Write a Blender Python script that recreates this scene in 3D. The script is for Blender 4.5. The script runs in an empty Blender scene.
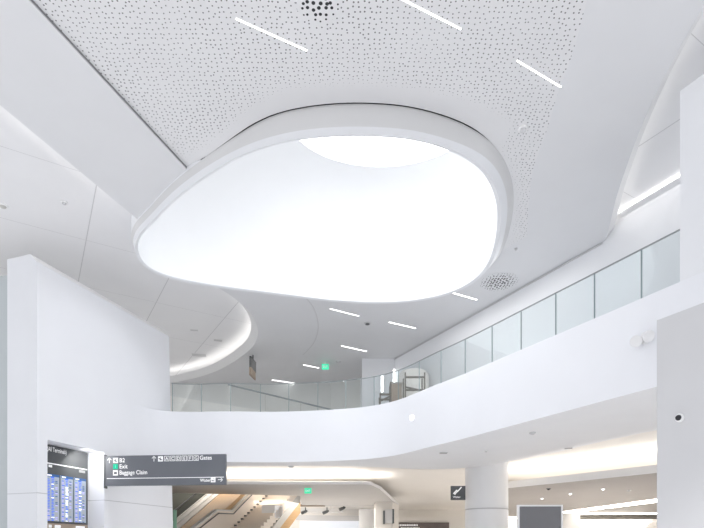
import bpy, math, random
from mathutils import Vector, Matrix
from mathutils.geometry import tessellate_polygon, delaunay_2d_cdt

random.seed(7)
scn = bpy.context.scene
COL = scn.collection
EYE = 1.6                      # camera height
F = 540.0                      # focal length in pixels
HX, HY = 352.0, 548.0          # principal column, horizon row

def on_plane(px, py, z):
    """world point at height z seen at that place of the photograph"""
    Y = (z - EYE) * F / (HY - py)
    return Vector(((px - HX) / F * Y, Y, z))

def at_depth(px, py, Y):
    return Vector(((px - HX) / F * Y, Y, EYE + (HY - py) / F * Y))

# ------------------------------------------------------------------ materials
def mat(name, col, rough=0.5, metal=0.0, emit=None, estr=0.0, vary=0.02, spec=0.3):
    m = bpy.data.materials.new(name); m.use_nodes = True
    nt = m.node_tree; b = nt.nodes['Principled BSDF']
    b.inputs['Roughness'].default_value = rough
    b.inputs['Metallic'].default_value = metal
    b.inputs['Specular IOR Level'].default_value = spec
    if vary > 0:
        tc = nt.nodes.new('ShaderNodeTexCoord')
        n = nt.nodes.new('ShaderNodeTexNoise'); n.inputs['Scale'].default_value = 1.3
        n.inputs['Detail'].default_value = 3
        r = nt.nodes.new('ShaderNodeValToRGB')
        r.color_ramp.elements[0].color = tuple(max(0, c - vary) for c in col) + (1,)
        r.color_ramp.elements[1].color = tuple(min(1, c + vary) for c in col) + (1,)
        nt.links.new(tc.outputs['Object'], n.inputs['Vector'])
        nt.links.new(n.outputs['Fac'], r.inputs['Fac'])
        nt.links.new(r.outputs['Color'], b.inputs['Base Color'])
    else:
        b.inputs['Base Color'].default_value = tuple(col) + (1,)
    if emit:
        b.inputs['Emission Color'].default_value = tuple(emit) + (1,)
        b.inputs['Emission Strength'].default_value = estr
    return m

def math_node(nt, op, a, b=None, c=None):
    n = nt.nodes.new('ShaderNodeMath'); n.operation = op
    for i, v in enumerate((a, b, c)):
        if v is None: continue
        if isinstance(v, (int, float)): n.inputs[i].default_value = v
        else: nt.links.new(v, n.inputs[i])
    return n.outputs[0]

def joint_mat(name, col, lines, joint_col, rough=0.5):
    """painted panels with thin joints; lines = [(nx, ny, nz, spacing, offset, width)]"""
    m = mat(name, col, rough)
    nt = m.node_tree; b = nt.nodes['Principled BSDF']
    src = b.inputs['Base Color'].links[0].from_socket
    tc = nt.nodes.new('ShaderNodeTexCoord')
    fac = None
    for nx, ny, nz, sp, off, w in lines:
        d = nt.nodes.new('ShaderNodeVectorMath'); d.operation = 'DOT_PRODUCT'
        nt.links.new(tc.outputs['Object'], d.inputs[0]); d.inputs[1].default_value = (nx, ny, nz)
        v = math_node(nt, 'DIVIDE', math_node(nt, 'SUBTRACT', d.outputs['Value'], off), sp)
        fr = math_node(nt, 'FRACT', math_node(nt, 'ADD', v, 1000.0))
        hit = math_node(nt, 'LESS_THAN', fr, w / sp)
        fac = hit if fac is None else math_node(nt, 'MAXIMUM', fac, hit)
    mix = nt.nodes.new('ShaderNodeMix'); mix.data_type = 'RGBA'
    nt.links.new(fac, mix.inputs['Factor']); nt.links.new(src, mix.inputs['A'])
    mix.inputs['B'].default_value = tuple(joint_col) + (1,)
    nt.links.new(mix.outputs['Result'], b.inputs['Base Color'])
    return m

def perf_mat():
    m = mat('perforated_panel', (0.74, 0.74, 0.75), 0.6)
    nt = m.node_tree; b = nt.nodes['Principled BSDF']
    src = b.inputs['Base Color'].links[0].from_socket
    tc = nt.nodes.new('ShaderNodeTexCoord')
    vo = nt.nodes.new('ShaderNodeTexVoronoi'); vo.voronoi_dimensions = '2D'
    vo.inputs['Scale'].default_value = 13.6; vo.inputs['Randomness'].default_value = 0.55
    nt.links.new(tc.outputs['Object'], vo.inputs['Vector'])
    at = nt.nodes.new('ShaderNodeAttribute'); at.attribute_name = 'hole'
    ns = nt.nodes.new('ShaderNodeTexNoise'); ns.inputs['Scale'].default_value = 1.1
    nt.links.new(tc.outputs['Object'], ns.inputs['Vector'])
    amp = math_node(nt, 'MULTIPLY_ADD', ns.outputs['Fac'], 0.9, 0.55)
    rad = math_node(nt, 'MULTIPLY', math_node(nt, 'MULTIPLY', at.outputs['Fac'], 0.15), amp)
    hit = math_node(nt, 'LESS_THAN', vo.outputs['Distance'], rad)
    mix = nt.nodes.new('ShaderNodeMix'); mix.data_type = 'RGBA'
    nt.links.new(hit, mix.inputs['Factor']); nt.links.new(src, mix.inputs['A'])
    mix.inputs['B'].default_value = (0.17, 0.17, 0.18, 1)
    nt.links.new(mix.outputs['Result'], b.inputs['Base Color'])
    return m

def glass_mat(name, tint, gloss=0.03):
    m = bpy.data.materials.new(name); m.use_nodes = True
    nt = m.node_tree; nt.nodes.clear()
    out = nt.nodes.new('ShaderNodeOutputMaterial')
    tr = nt.nodes.new('ShaderNodeBsdfTransparent'); tr.inputs['Color'].default_value = tint + (1,)
    gl = nt.nodes.new('ShaderNodeBsdfGlossy'); gl.inputs['Roughness'].default_value = 0.02
    gl.inputs['Color'].default_value = (0.9, 0.95, 0.95, 1)
    lw = nt.nodes.new('ShaderNodeLayerWeight'); lw.inputs['Blend'].default_value = 0.35
    f = math_node(nt, 'MULTIPLY_ADD', lw.outputs['Fresnel'], 0.15, gloss)
    mx = nt.nodes.new('ShaderNodeMixShader')
    nt.links.new(f, mx.inputs[0]); nt.links.new(tr.outputs[0], mx.inputs[1]); nt.links.new(gl.outputs[0], mx.inputs[2])
    nt.links.new(mx.outputs[0], out.inputs['Surface'])
    return m

JD = (0.8770, 0.4797)          # direction across the ceiling joints (perpendicular to the balcony)
BD = (-0.4797, 0.8770)         # direction along the balcony, going away
M = dict(
    white=mat('white_paint', (0.84, 0.85, 0.87), 0.55),
    fascia=mat('balcony_white', (0.86, 0.87, 0.90), 0.5),
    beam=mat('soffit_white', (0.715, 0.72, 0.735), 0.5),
    lip=mat('ceiling_lip_white', (0.80, 0.80, 0.80), 0.55),
    grey=mat('light_grey_paint', (0.62, 0.62, 0.63), 0.5),
    pocket=joint_mat('ceiling_panels', (0.84, 0.84, 0.85), [(0.857, 0.514, 0, 2.14, 1.2, 0.022), (-0.514, 0.857, 0, 2.6, 1.6, 0.012)], (0.62, 0.62, 0.63)),
    wallp=joint_mat('wall_panels', (0.86, 0.87, 0.90), [(0, 0, 1, 30, 2.82, 0.02)], (0.60, 0.61, 0.63)),
    perf=perf_mat(),
    rim=mat('rim_white', (0.80, 0.81, 0.83), 0.5),
    collar=mat('collar_grey', (0.68, 0.68, 0.68), 0.6),
    gap=mat('black_shadow_gap', (0.02, 0.02, 0.022), 0.8, vary=0),
    well=mat('well_white', (0.90, 0.91, 0.92), 0.7, emit=(0.95, 0.97, 1.0), estr=0.0),
    sky=mat('skylight_glow', (0.9, 0.9, 0.9), 0.5, emit=(0.96, 0.98, 1.0), estr=3.0, vary=0),
    seam=mat('pale_seam', (0.6, 0.6, 0.62), 0.5, emit=(0.9, 0.92, 0.95), estr=0.6, vary=0),
    cove=mat('cove_glow', (1, 1, 1), 0.5, emit=(1.0, 0.965, 0.91), estr=9.0, vary=0),
    warm=mat('warm_glow', (1, 1, 1), 0.5, emit=(1.0, 0.95, 0.88), estr=8.0, vary=0),
    linear=mat('linear_glow', (1, 1, 1), 0.5, emit=(1.0, 1.0, 1.0), estr=3.0, vary=0),
    warmwhite=mat('warm_white_paint', (0.84, 0.81, 0.77), 0.55),
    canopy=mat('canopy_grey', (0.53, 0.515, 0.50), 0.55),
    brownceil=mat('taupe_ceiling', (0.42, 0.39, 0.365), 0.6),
    floor=mat('terrazzo_floor', (0.86, 0.86, 0.87), 0.35, vary=0.04),
    glass=glass_mat('balustrade_glass', (0.95, 0.97, 0.972)),
    dark=mat('dark_metal', (0.13, 0.14, 0.145), 0.4, 0.4),
    edge=mat('glass_edge', (0.26, 0.32, 0.33), 0.3),
    signgrey=mat('sign_grey', (0.15, 0.16, 0.18), 0.45),
    signdark=mat('sign_charcoal', (0.11, 0.115, 0.12), 0.45),
    ink=mat('white_lettering', (0.85, 0.85, 0.85), 0.5, emit=(1, 1, 1), estr=0.25, vary=0),
    green=mat('sign_green', (0.0, 0.42, 0.25), 0.5, emit=(0.0, 0.5, 0.28), estr=0.15, vary=0),
    exitg=mat('exit_green', (0.05, 0.6, 0.35), 0.5, emit=(0.08, 0.75, 0.42), estr=0.75, vary=0),
    black=mat('black_plastic', (0.03, 0.03, 0.035), 0.35, vary=0),
    plast=mat('white_plastic', (0.86, 0.86, 0.86), 0.35),
    screen=mat('screen_pale', (0.35, 0.40, 0.48), 0.4, emit=(0.50, 0.58, 0.70), estr=0.25, vary=0),
    rowblue=mat('screen_blue', (0.06, 0.12, 0.5), 0.4, emit=(0.10, 0.20, 0.75), estr=0.7, vary=0),
    rowviolet=mat('screen_violet', (0.4, 0.36, 0.65), 0.4, emit=(0.50, 0.46, 0.80), estr=0.6, vary=0),
    rowwhite=mat('screen_white', (0.9, 0.9, 0.9), 0.4, emit=(1, 1, 1), estr=0.9, vary=0),
    rowgrey=mat('screen_grey', (0.3, 0.3, 0.3), 0.4, emit=(0.38, 0.38, 0.38), estr=0.5, vary=0),
    rownavy=mat('screen_navy', (0.03, 0.08, 0.2), 0.4, emit=(0.05, 0.12, 0.3), estr=0.6, vary=0),
    wood=None, joint=mat('joint_grey', (.25, .25, .26), .6), rail=mat('rail_grey', (.30, .32, .33), .4, .3),
    covesoft=mat('soft_cove_glow', (1, 1, 1), 0.5, emit=(1.0, 0.97, 0.92), estr=4.5, vary=0),
    colm=None, bevel=mat('bevel_painted_light', (.94, .94, .94), .6),  # bevel is whiter: the lit top edge of the wall put into colour
    wallend_shaded=joint_mat('wall_end_painted_shade', (0.74, 0.75, 0.775), [(0, 0, 1, 30, 2.82, 0.02)], (0.56, 0.57, 0.59)), backw=mat('back_wall_paint', (.74, .73, .71), .6),  # wall end is darker: shade on that face painted into its colour
    steps=mat('dark_steps', (0.21, 0.215, 0.19), 0.45, 0.3),
    cream=mat('cream_panel', (0.84, 0.76, 0.67), 0.45),
    steel=mat('brushed_steel', (0.60, 0.59, 0.56), 0.4, 0.2),
    tan=mat('tan_board', (0.36, 0.29, 0.23), 0.6),
    bronze=mat('brown_steel', (0.14, 0.12, 0.10), 0.5, 0.3),
    greenglass=mat('green_glass', (0.25, 0.45, 0.33), 0.2),
    shop=mat('shop_dark', (0.16, 0.135, 0.13), 0.5),
    display=mat('display_grey', (0.2, 0.2, 0.21), 0.3),
)

def wood_mat():
    m = bpy.data.materials.new('oak_cladding'); m.use_nodes = True
    nt = m.node_tree; b = nt.nodes['Principled BSDF']; b.inputs['Roughness'].default_value = 0.45
    tc = nt.nodes.new('ShaderNodeTexCoord'); mp = nt.nodes.new('ShaderNodeMapping')
    mp.inputs['Scale'].default_value = (0.8, 14, 14)
    n = nt.nodes.new('ShaderNodeTexNoise'); n.inputs['Scale'].default_value = 2.0; n.inputs['Detail'].default_value = 6
    r = nt.nodes.new('ShaderNodeValToRGB')
    r.color_ramp.elements[0].color = (0.46, 0.27, 0.12, 1); r.color_ramp.elements[1].color = (0.64, 0.42, 0.21, 1)
    nt.links.new(tc.outputs['Object'], mp.inputs['Vector']); nt.links.new(mp.outputs[0], n.inputs['Vector'])
    nt.links.new(n.outputs['Fac'], r.inputs['Fac']); nt.links.new(r.outputs['Color'], b.inputs['Base Color'])
    return m
M['wood'] = wood_mat()
M['colm'] = joint_mat('column_white', (0.84, 0.845, 0.855), [(0, 0, 1, 30, 2.86, 0.035)], (.55, .55, .56))

# ------------------------------------------------------------------ mesh helpers
class MB:
    def __init__(s): s.v = []; s.f = []; s.mi = []; s.k = 0
    def add(s, vs, fs):
        o = len(s.v); s.v += [Vector(p) for p in vs]
        for f in fs: s.f.append([i + o for i in f]); s.mi.append(s.k)
        return s
    def quad(s, a, b, c, d): return s.add([a, b, c, d], [(0, 1, 2, 3)])
    def box(s, lo, hi, bev=0.0):
        x0, y0, z0 = lo; x1, y1, z1 = hi
        return s.hexa([(x0, y0), (x1, y0), (x1, y1), (x0, y1)], z0, z1, bev)
    def hexa(s, poly, z0, z1, bev=0.0):
        return s.prism(poly, z0, z1)
    def prism(s, poly, z0, z1):
        n = len(poly)
        vs = [(p[0], p[1], z0) for p in poly] + [(p[0], p[1], z1) for p in poly]
        fs = [(i, (i + 1) % n, n + (i + 1) % n, n + i) for i in range(n)]
        tri = tessellate_polygon([[Vector((p[0], p[1], 0)) for p in poly]])
        fs += [tuple(t) for t in tri] + [tuple(i + n for i in t) for t in tri]
        return s.add(vs, fs)
    def flat(s, poly, z):
        tri = tessellate_polygon([[Vector((p[0], p[1], 0)) for p in poly]])
        return s.add([(p[0], p[1], z) for p in poly], [tuple(t) for t in tri])
    def strip(s, a, b, closed=False):
        n = len(a); fs = []
        for i in range(n if closed else n - 1):
            j = (i + 1) % n; fs.append((i, j, n + j, n + i))
        return s.add(list(a) + list(b), fs)
    def loft(s, rings, closed=True):
        for a, b in zip(rings[:-1], rings[1:]): s.strip(a, b, closed)
        return s
    def sweep(s, path, r, n=8, cap=True):
        path = [Vector(p) for p in path]; rings = []
        for i, p in enumerate(path):
            t = (path[min(i + 1, len(path) - 1)] - path[max(i - 1, 0)]).normalized()
            up = Vector((0, 0, 1)) if abs(t.z) < 0.95 else Vector((1, 0, 0))
            u = t.cross(up).normalized(); w = u.cross(t)
            rings.append([p + r * (math.cos(2 * math.pi * k / n) * u + math.sin(2 * math.pi * k / n) * w) for k in range(n)])
        o = len(s.v)
        for rg in rings: s.v += rg
        for i in range(len(rings) - 1):
            for k in range(n):
                s.f.append([o + i * n + k, o + i * n + (k + 1) % n, o + (i + 1) * n + (k + 1) % n, o + (i + 1) * n + k]); s.mi.append(s.k)
        if cap:
            s.f.append([o + k for k in range(n)][::-1]); s.mi.append(s.k)
            s.f.append([o + (len(rings) - 1) * n + k for k in range(n)]); s.mi.append(s.k)
        return s
    def bar(s, a, b, w, h):
        a = Vector(a); b = Vector(b); t = (b - a).normalized()
        up = Vector((0, 0, 1)) if abs(t.z) < 0.95 else Vector((0, 1, 0))
        u = t.cross(up).normalized() * w / 2; q = u.cross(t).normalized() * h / 2
        vs = [p + i * u + j * q for p in (a, b) for i, j in ((-1, -1), (1, -1), (1, 1), (-1, 1))]
        return s.add(vs, [(0, 1, 2, 3), (4, 5, 6, 7), (0, 1, 5, 4), (1, 2, 6, 5), (2, 3, 7, 6), (3, 0, 4, 7)])
    def lathe(s, prof, c=(0, 0, 0), n=24, mtx=None):
        rings = []
        for r, z in prof:
            rg = [Vector((r * math.cos(2 * math.pi * k / n), r * math.sin(2 * math.pi * k / n), z)) for k in range(n)]
            if mtx is not None: rg = [mtx @ p for p in rg]
            rings.append([p + Vector(c) for p in rg])
        s.loft(rings)
        s.add(rings[0], [tuple(range(n))[::-1]]); s.add(rings[-1], [tuple(range(n))])
        return s
    def build(s, name, mats, parent=None, smooth=False, local=False, fixn=True):
        if not isinstance(mats, (list, tuple)): mats = [mats]
        vs = s.v
        if parent is not None and not local:
            p = parent; off = Vector((0, 0, 0))
            while p is not None: off += p.location; p = p.parent
            vs = [v - off for v in vs]
        me = bpy.data.meshes.new(name)
        me.from_pydata([tuple(v) for v in vs], [], s.f)
        for m in mats: me.materials.append(m)
        me.polygons.foreach_set('material_index', s.mi)
        if smooth: me.polygons.foreach_set('use_smooth', [True] * len(me.polygons))
        me.update()
        if fixn:
            import bmesh
            bm = bmesh.new(); bm.from_mesh(me)
            bmesh.ops.remove_doubles(bm, verts=bm.verts, dist=1e-5)
            bmesh.ops.recalc_face_normals(bm, faces=bm.faces)
            bm.to_mesh(me); bm.free()
        if smooth:
            try: me.set_sharp_from_angle(angle=math.radians(40))
            except Exception: pass
        o = bpy.data.objects.new(name, me); COL.objects.link(o)
        if parent is not None: o.parent = parent
        return o

def tag(o, label, cat, group=None):
    o['label'] = label; o['category'] = cat
    if group: o['group'] = group
    return o

def thing(name, label, cat, loc, rz=0.0, group=None):
    o = bpy.data.objects.new(name, None); COL.objects.link(o)
    o.location = loc; o.rotation_euler = (0, 0, rz); o.empty_display_size = 0.1
    return tag(o, label, cat, group)

def struct(o, label=None):
    o['kind'] = 'structure'
    if label: o['label'] = label
    return o

def copy_tree(o, parent=None):
    c = o.copy(); COL.objects.link(c)
    if parent is not None: c.parent = parent
    for ch in list(o.children): copy_tree(ch, c)
    return c

def text_mesh(txt, size, x, z, y=-0.004, align='LEFT', wide=1.0):
    cu = bpy.data.curves.new('lettering', 'FONT'); cu.body = txt; cu.size = size; cu.align_x = align
    cu.resolution_u = 3; cu.offset = 0.012 * size
    ob = bpy.data.objects.new('lettering', cu); COL.objects.link(ob)
    bpy.context.view_layer.update()
    dg = bpy.context.evaluated_depsgraph_get()
    me = bpy.data.meshes.new_from_object(ob.evaluated_get(dg))
    vs = [(x + v.co.x * wide, y, z + v.co.y) for v in me.vertices]
    fs = [tuple(p.vertices) for p in me.polygons]
    bpy.data.objects.remove(ob); bpy.data.curves.remove(cu); bpy.data.meshes.remove(me)
    return vs, fs

def spline(pts, per=10, closed=False):
    pts = [Vector(p) for p in pts]; n = len(pts); out = []
    rng = n if closed else n - 1
    for i in range(rng):
        if closed: p0, p1, p2, p3 = pts[i - 1], pts[i], pts[(i + 1) % n], pts[(i + 2) % n]
        else: p0, p1, p2, p3 = pts[max(i - 1, 0)], pts[i], pts[i + 1], pts[min(i + 2, n - 1)]
        for k in range(per):
            t = k / per
            out.append(0.5 * ((2 * p1) + (p2 - p0) * t + (2 * p0 - 5 * p1 + 4 * p2 - p3) * t * t + (3 * p1 - p0 - 3 * p2 + p3) * t ** 3))
    if not closed: out.append(pts[-1])
    return out

def resample(pts, n=None, step=None, closed=False):
    p = list(pts) + ([pts[0]] if closed else [])
    L = [0]
    for a, b in zip(p[:-1], p[1:]): L.append(L[-1] + (b - a).length)
    if n is None: n = max(2, int(round(L[-1] / step)) + 1)
    m = n if closed else n - 1
    out = []; j = 0
    for i in range(n):
        d = L[-1] * i / m
        while j < len(L) - 2 and L[j + 1] < d: j += 1
        t = (d - L[j]) / max(1e-9, L[j + 1] - L[j])
        out.append(p[j].lerp(p[j + 1], min(1, max(0, t))))
    return out, L[-1]

# ================================================================== SKYLIGHT RING
ZR, ZC, ZL, ZP, ZU = 8.3, 8.57, 8.6, 8.62, 9.1
ring_px = [(135,250),(137.5,237),(150,224),(172,201.5),(200,180),(240,156),(280,142.5),(315,137),(352,135),(402,137),(430,142.5),
           (452,150),(475,162),(489,177),(497,195),(500,215),(497.5,240),(491,262),(478,279),(458,291),(430,299),(390,303.5),(340,302),
           (300,297.5),(260,292.5),(217,287),(185,281.5),(160,275),(143,266)]
NR = 160
rim0, _ = resample(spline([on_plane(x, y, ZR) for x, y in ring_px], 8, True), NR, closed=True)
rim0 = [p.xy for p in rim0]
for _ in range(6):                                   # gentle smoothing
    rim0 = [(rim0[i - 1] + 2 * rim0[i] + rim0[(i + 1) % NR]) / 4 for i in range(NR)]
def normal(i):
    t = (rim0[(i + 2) % NR] - rim0[i - 2]).normalized()
    n = Vector((t.y, -t.x))
    return n
CEN = sum(rim0, Vector((0, 0))) / NR
nrm = [normal(i) for i in range(NR)]
if (rim0[0] - CEN).dot(nrm[0]) < 0: nrm = [-n for n in nrm]
def width(i):
    a = math.degrees(math.atan2(nrm[i].y, nrm[i].x))          # -90 = towards the camera
    keys = [(-180, .11), (-160, .10), (-140, .05), (-125, .07), (-110, .2), (-90, .27), (-45, .27), (0, .27), (40, .2), (90, .18), (180, .11)]
    for (a0, w0), (a1, w1) in zip(keys[:-1], keys[1:]):
        if a0 <= a <= a1: return w0 + (w1 - w0) * (a - a0) / (a1 - a0)
    return .15
wid = [width(i) for i in range(NR)]
for _ in range(10): wid = [(wid[i - 1] + 2 * wid[i] + wid[(i + 1) % NR]) / 4 for i in range(NR)]
def lerp_keys(a, keys):
    if a <= keys[0][0]: return keys[0][1]
    for (a0, w0), (a1, w1) in zip(keys[:-1], keys[1:]):
        if a0 <= a <= a1: return w0 + (w1 - w0) * (a - a0) / (a1 - a0)
    return keys[-1][1]
rise = [lerp_keys(math.degrees(math.atan2(n.y, n.x)), [(-128, 0), (-110, .19), (-90, .22), (-65, .2), (-40, .08), (-20, 0)]) for n in nrm]
for _ in range(6): rise = [(rise[i - 1] + 2 * rise[i] + rise[(i + 1) % NR]) / 4 for i in range(NR)]
wid = [max(.025, wid[i] - rise[i] * 1.25 * max(0, -nrm[i].y)) for i in range(NR)]
for _ in range(4): wid = [(wid[i - 1] + 2 * wid[i] + wid[(i + 1) % NR]) / 4 for i in range(NR)]
ztop = [ZC + r_ for r_ in rise]
def loop(f, z, extra=0.0):
    zz = z if isinstance(z, list) else [z] * NR
    return [Vector((*(rim0[i] + nrm[i] * (wid[i] * f + extra)), zz[i])) for i in range(NR)]
sky_root = thing('skylight', 'large bright rounded skylight well framed by a white rim hanging from the ceiling', 'skylight', (CEN.x, CEN.y, ZR))
rb = MB()
rb.loft([loop(0, ZR + .02, -.05), loop(0, ZR), loop(0.08, ZR - .003, .01), loop(.5, ZR + .115), loop(.56, ZR + .13)])
rb.build('rim', M['rim'], sky_root, True)
cb = MB(); cb.loft([loop(.56, ZR + .13), loop(.60, ZR + .14), loop(1.0, [z - .01 for z in ztop]), loop(1.0, ztop)])
cb.build('collar', M['collar'], sky_root, True)
cb2 = MB(); cb2.loft([loop(1.0, ztop), loop(1.0, ZU + .05)]); cb2.build('upstand', M['rim'], sky_root, True)
def gapf(i):
    a = math.degrees(math.atan2(nrm[i].y, nrm[i].x))
    return max(0.0, min(1.0, (a + 128) / 12, (-42 - a) / 14))
gi = [i for i in range(NR) if gapf(i) > 0]
gi = gi[gi.index(max(gi)) + 1:] + gi[:gi.index(max(gi)) + 1] if (0 in gi and NR - 1 in gi) else gi
gb = MB(); gb.strip([loop(1.0, [z + .001 for z in ztop], .004)[i] for i in gi], [loop(1.0, ZU, .004)[i] for i in gi])
gb.build('shadow_gap', M['gap'], sky_root, True)
# the well narrows upwards to the glazed opening
SC, SA, SB, SZ = Vector((0.65, 11.15)), 2.0, 1.45, 10.5
def sky_pt(i, f=1.0):
    a = math.atan2(rim0[i].y - CEN.y, rim0[i].x - CEN.x)
    return Vector((SC.x + SA * f * math.cos(a), SC.y + SB * f * math.sin(a)))
rings = []
for k in range(15):
    a = math.pi / 2 * k / 14
    rings.append([Vector((*((rim0[i] - nrm[i] * .05).lerp(sky_pt(i), 1 - math.cos(a))), ZR + .02 + (SZ - ZR - .02) * math.sin(a))) for i in range(NR)])
wb = MB().loft(rings); wb.build('well', M['well'], sky_root, True)
gz = MB(); o = [Vector((*sky_pt(i), SZ)) for i in range(NR)]
gz.add(o, [tuple(range(NR))]); gz.k = 1
for off in (-.55, .55):
    gz.bar((SC.x + off, SC.y - 1.3, SZ - .01), (SC.x + off + .25, SC.y + 1.3, SZ - .01), .02, .015)
gz.build('glazing', [M['sky'], M['seam']], sky_root)

G = [(rim0[i] + nrm[i] * (wid[i] + .028 * gapf(i))) for i in range(NR)]
Gs = [p.xy for p in loop(1.0, 0, .0)]
def near_idx(p):
    return min(range(NR), key=lambda i: (G[i] - Vector(p)).length)
def arc(i, j):
    out = [i]
    while out[-1] != j: out.append((out[-1] + 1) % NR)
    return out
# perforated ceiling outline
seamL = [(-6.52, 0.0), on_plane(190, 172, ZL).xy]
perfR = [Vector(p) for p in [(3.0, -2.0), (3.0, 4.5)]] + [on_plane(x, y, ZL).xy for x, y in [(587,0),(573,52),(559.5,88),(547,130),(533,170),(528.5,208),(527,236)]]
perfR = perfR[:2] + spline(perfR[2:], 5)
iL = near_idx(seamL[1]); iR = near_idx(on_plane(513, 252, ZL).xy)
near_arc = arc(iL, iR)
# beam on the left, its outer edge
beamL = [Vector((-8.41, 0.0)), on_plane(0, 105, ZL).xy, on_plane(130, 213, ZL).xy]
pocket_px = [(217,287),(232,296.5),(247,309),(255.5,321),(258,333),(254,345),(244,354.5),(231,363.5),(214,372),(195,378),(176,382)]
iB = near_idx(beamL[2] + Vector((0.1, 0.3))); pk = [on_plane(x, y, ZL).xy for x, y in pocket_px]
iP = near_idx(pk[0] + Vector((0.1, -.2)))
pk = spline(pk, 5) + [Vector((-10, 23.4)), Vector((-13.9, 23.6))]
RW = lambda Y: Vector((12.49 - .547 * Y, Y))        # upper wall behind the balcony
edgeR = [Vector((4.3, 0.0)), Vector((4.42, 4.0))] + spline([on_plane(x, y, ZL).xy for x, y in [(704,5),(665,75),(640,130),(627,165),(617,195),(612,215),(608,232)]], 5) + [RW(12.3)]
# --- lower ceiling plane
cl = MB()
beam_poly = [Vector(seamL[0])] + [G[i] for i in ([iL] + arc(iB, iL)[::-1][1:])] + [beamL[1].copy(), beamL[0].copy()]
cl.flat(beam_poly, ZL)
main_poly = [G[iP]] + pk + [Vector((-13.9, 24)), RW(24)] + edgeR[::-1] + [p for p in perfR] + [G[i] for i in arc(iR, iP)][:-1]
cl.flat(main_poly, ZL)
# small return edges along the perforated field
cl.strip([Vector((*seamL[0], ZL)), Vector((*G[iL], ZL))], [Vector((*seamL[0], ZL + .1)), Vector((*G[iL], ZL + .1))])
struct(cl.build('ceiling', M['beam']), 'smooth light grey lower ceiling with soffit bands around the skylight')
# dark reveal beside the left soffit
d = (Vector((*G[iL],)) - Vector(seamL[0])).normalized(); dn = Vector((d.y, -d.x))
sl = MB(); a, b = Vector(seamL[0]) + dn * .004, G[iL] + dn * .004
sl.quad((*a, ZL + .018), (*b, ZL + .018), (*b, ZL + .06), (*a, ZL + .06))
struct(sl.build('trim_1', M['joint']))
# --- perforated field, dipping towards the ring
poly = [Vector(seamL[0]).lerp(G[iL], k / 60) for k in range(60)] + [G[i] for i in near_arc] + perfR[::-1]
cut = [Vector(p) for p in poly]
pts = list(cut); nb = len(cut)
def inside(p, pl):
    c = False
    for i in range(len(pl)):
        a, b = pl[i - 1], pl[i]
        if (a.y > p.y) != (b.y > p.y) and p.x < (b.x - a.x) * (p.y - a.y) / (b.y - a.y) + a.x: c = not c
    return c
def ringdist(p): return min((p - G[i]).length for i in range(0, NR, 1))
yy = 4.0
while yy < 13:
    xx = -5
    while xx < 4.2:
        p = Vector((xx + random.uniform(-.01, .01), yy + random.uniform(-.01, .01)))
        if inside(p, cut) and min((p - q).length for q in cut) > .06: pts.append(p)
        xx += .14
    yy += .14
vo, eo, fo, *_ = delaunay_2d_cdt(pts, [(i, (i + 1) % nb) for i in range(nb)], [], 1, 1e-5)
fo = [f for f in fo if inside(sum((vo[i] for i in f), Vector((0, 0))) / len(f), cut)]
pm = MB(); dist = [ringdist(v) for v in vo]
def near_top(p): return ztop[min(range(NR), key=lambda i: (p - G[i]).length_squared)]
def flare(v, dv): return ZP + (near_top(v) - ZP) * math.exp(-(dv / .36) ** 1.6)
def segd(p, pl_):
    best = 9.0
    for a_, b_ in zip(pl_[:-1], pl_[1:]):
        ab = b_ - a_; t_ = max(0, min(1, (p - a_).dot(ab) / ab.length_squared)); best = min(best, (p - a_ - ab * t_).length)
    return best
sL_ = [Vector(seamL[0]), G[iL].copy()]
def pz(v, dv):
    t_ = min(1, segd(v, perfR) / .45); t_ = t_ * t_ * (3 - 2 * t_)
    u_ = min(1, segd(v, sL_) / .6); u_ = u_ * u_ * (3 - 2 * u_)
    z = (ZL + .001) * (1 - t_) + flare(v, dv) * t_
    return (ZL + .055) * (1 - u_) + z * u_
def zp_at(px, py):
    z = ZP
    for _ in range(4):
        p = on_plane(px, py, z).xy; z = pz(p, ringdist(p))
    return z
pm.add([(v.x, v.y, pz(v, dv)) for v, dv in zip(vo, dist)], [tuple(f) for f in fo])
po = pm.build('ceiling', M['perf'], None, True, fixn=False)
struct(po, 'white perforated ceiling field in front of the skylight')
at = po.data.attributes.new('hole', 'FLOAT', 'POINT')
def hole(v, dv):
    lim = .12 if v.x < -2.2 or v.y > 9.6 else .12 + .34 * min(1, (v.x + 2.2) / 1.2)
    h = min(1, max(0, (dv - lim) / .14)) * .95
    if v.x > 2.6: h = max(h, min(.75, max(0, (dv - .03) / .1)) * (1 if v.y < 11.6 else max(0, 1 - (v.y - 11.6) / .9)))
    h *= 1.0 + .2 * max(0, min(1, (7.6 - v.y) / 1.5) * .4)
    # wider holes round the extract cluster
    q = (v - on_plane(317, 2, ZP).xy).length
    return h * (1 + .25 * math.exp(-(q / .55) ** 2))
at.data.foreach_set('value', [hole(v, dv) for v, dv in zip(vo, dist)])
for p in po.data.polygons:
    p.use_smooth = True
# --- upper (pocket) ceiling with an opening for the well
up = MB()
outer = [Vector(p) for p in ((-14, -2), (14, -2), (14, 24), (-14, 24))]
tri = tessellate_polygon([[Vector((*p, 0)) for p in outer], [Vector((*p, 0)) for p in Gs]])
allp = outer + Gs
up.add([(p.x, p.y, ZU) for p in allp], [tuple(t) for t in tri])
struct(up.build('ceiling', M['pocket']), 'raised white panel ceiling lit by coves')
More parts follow.
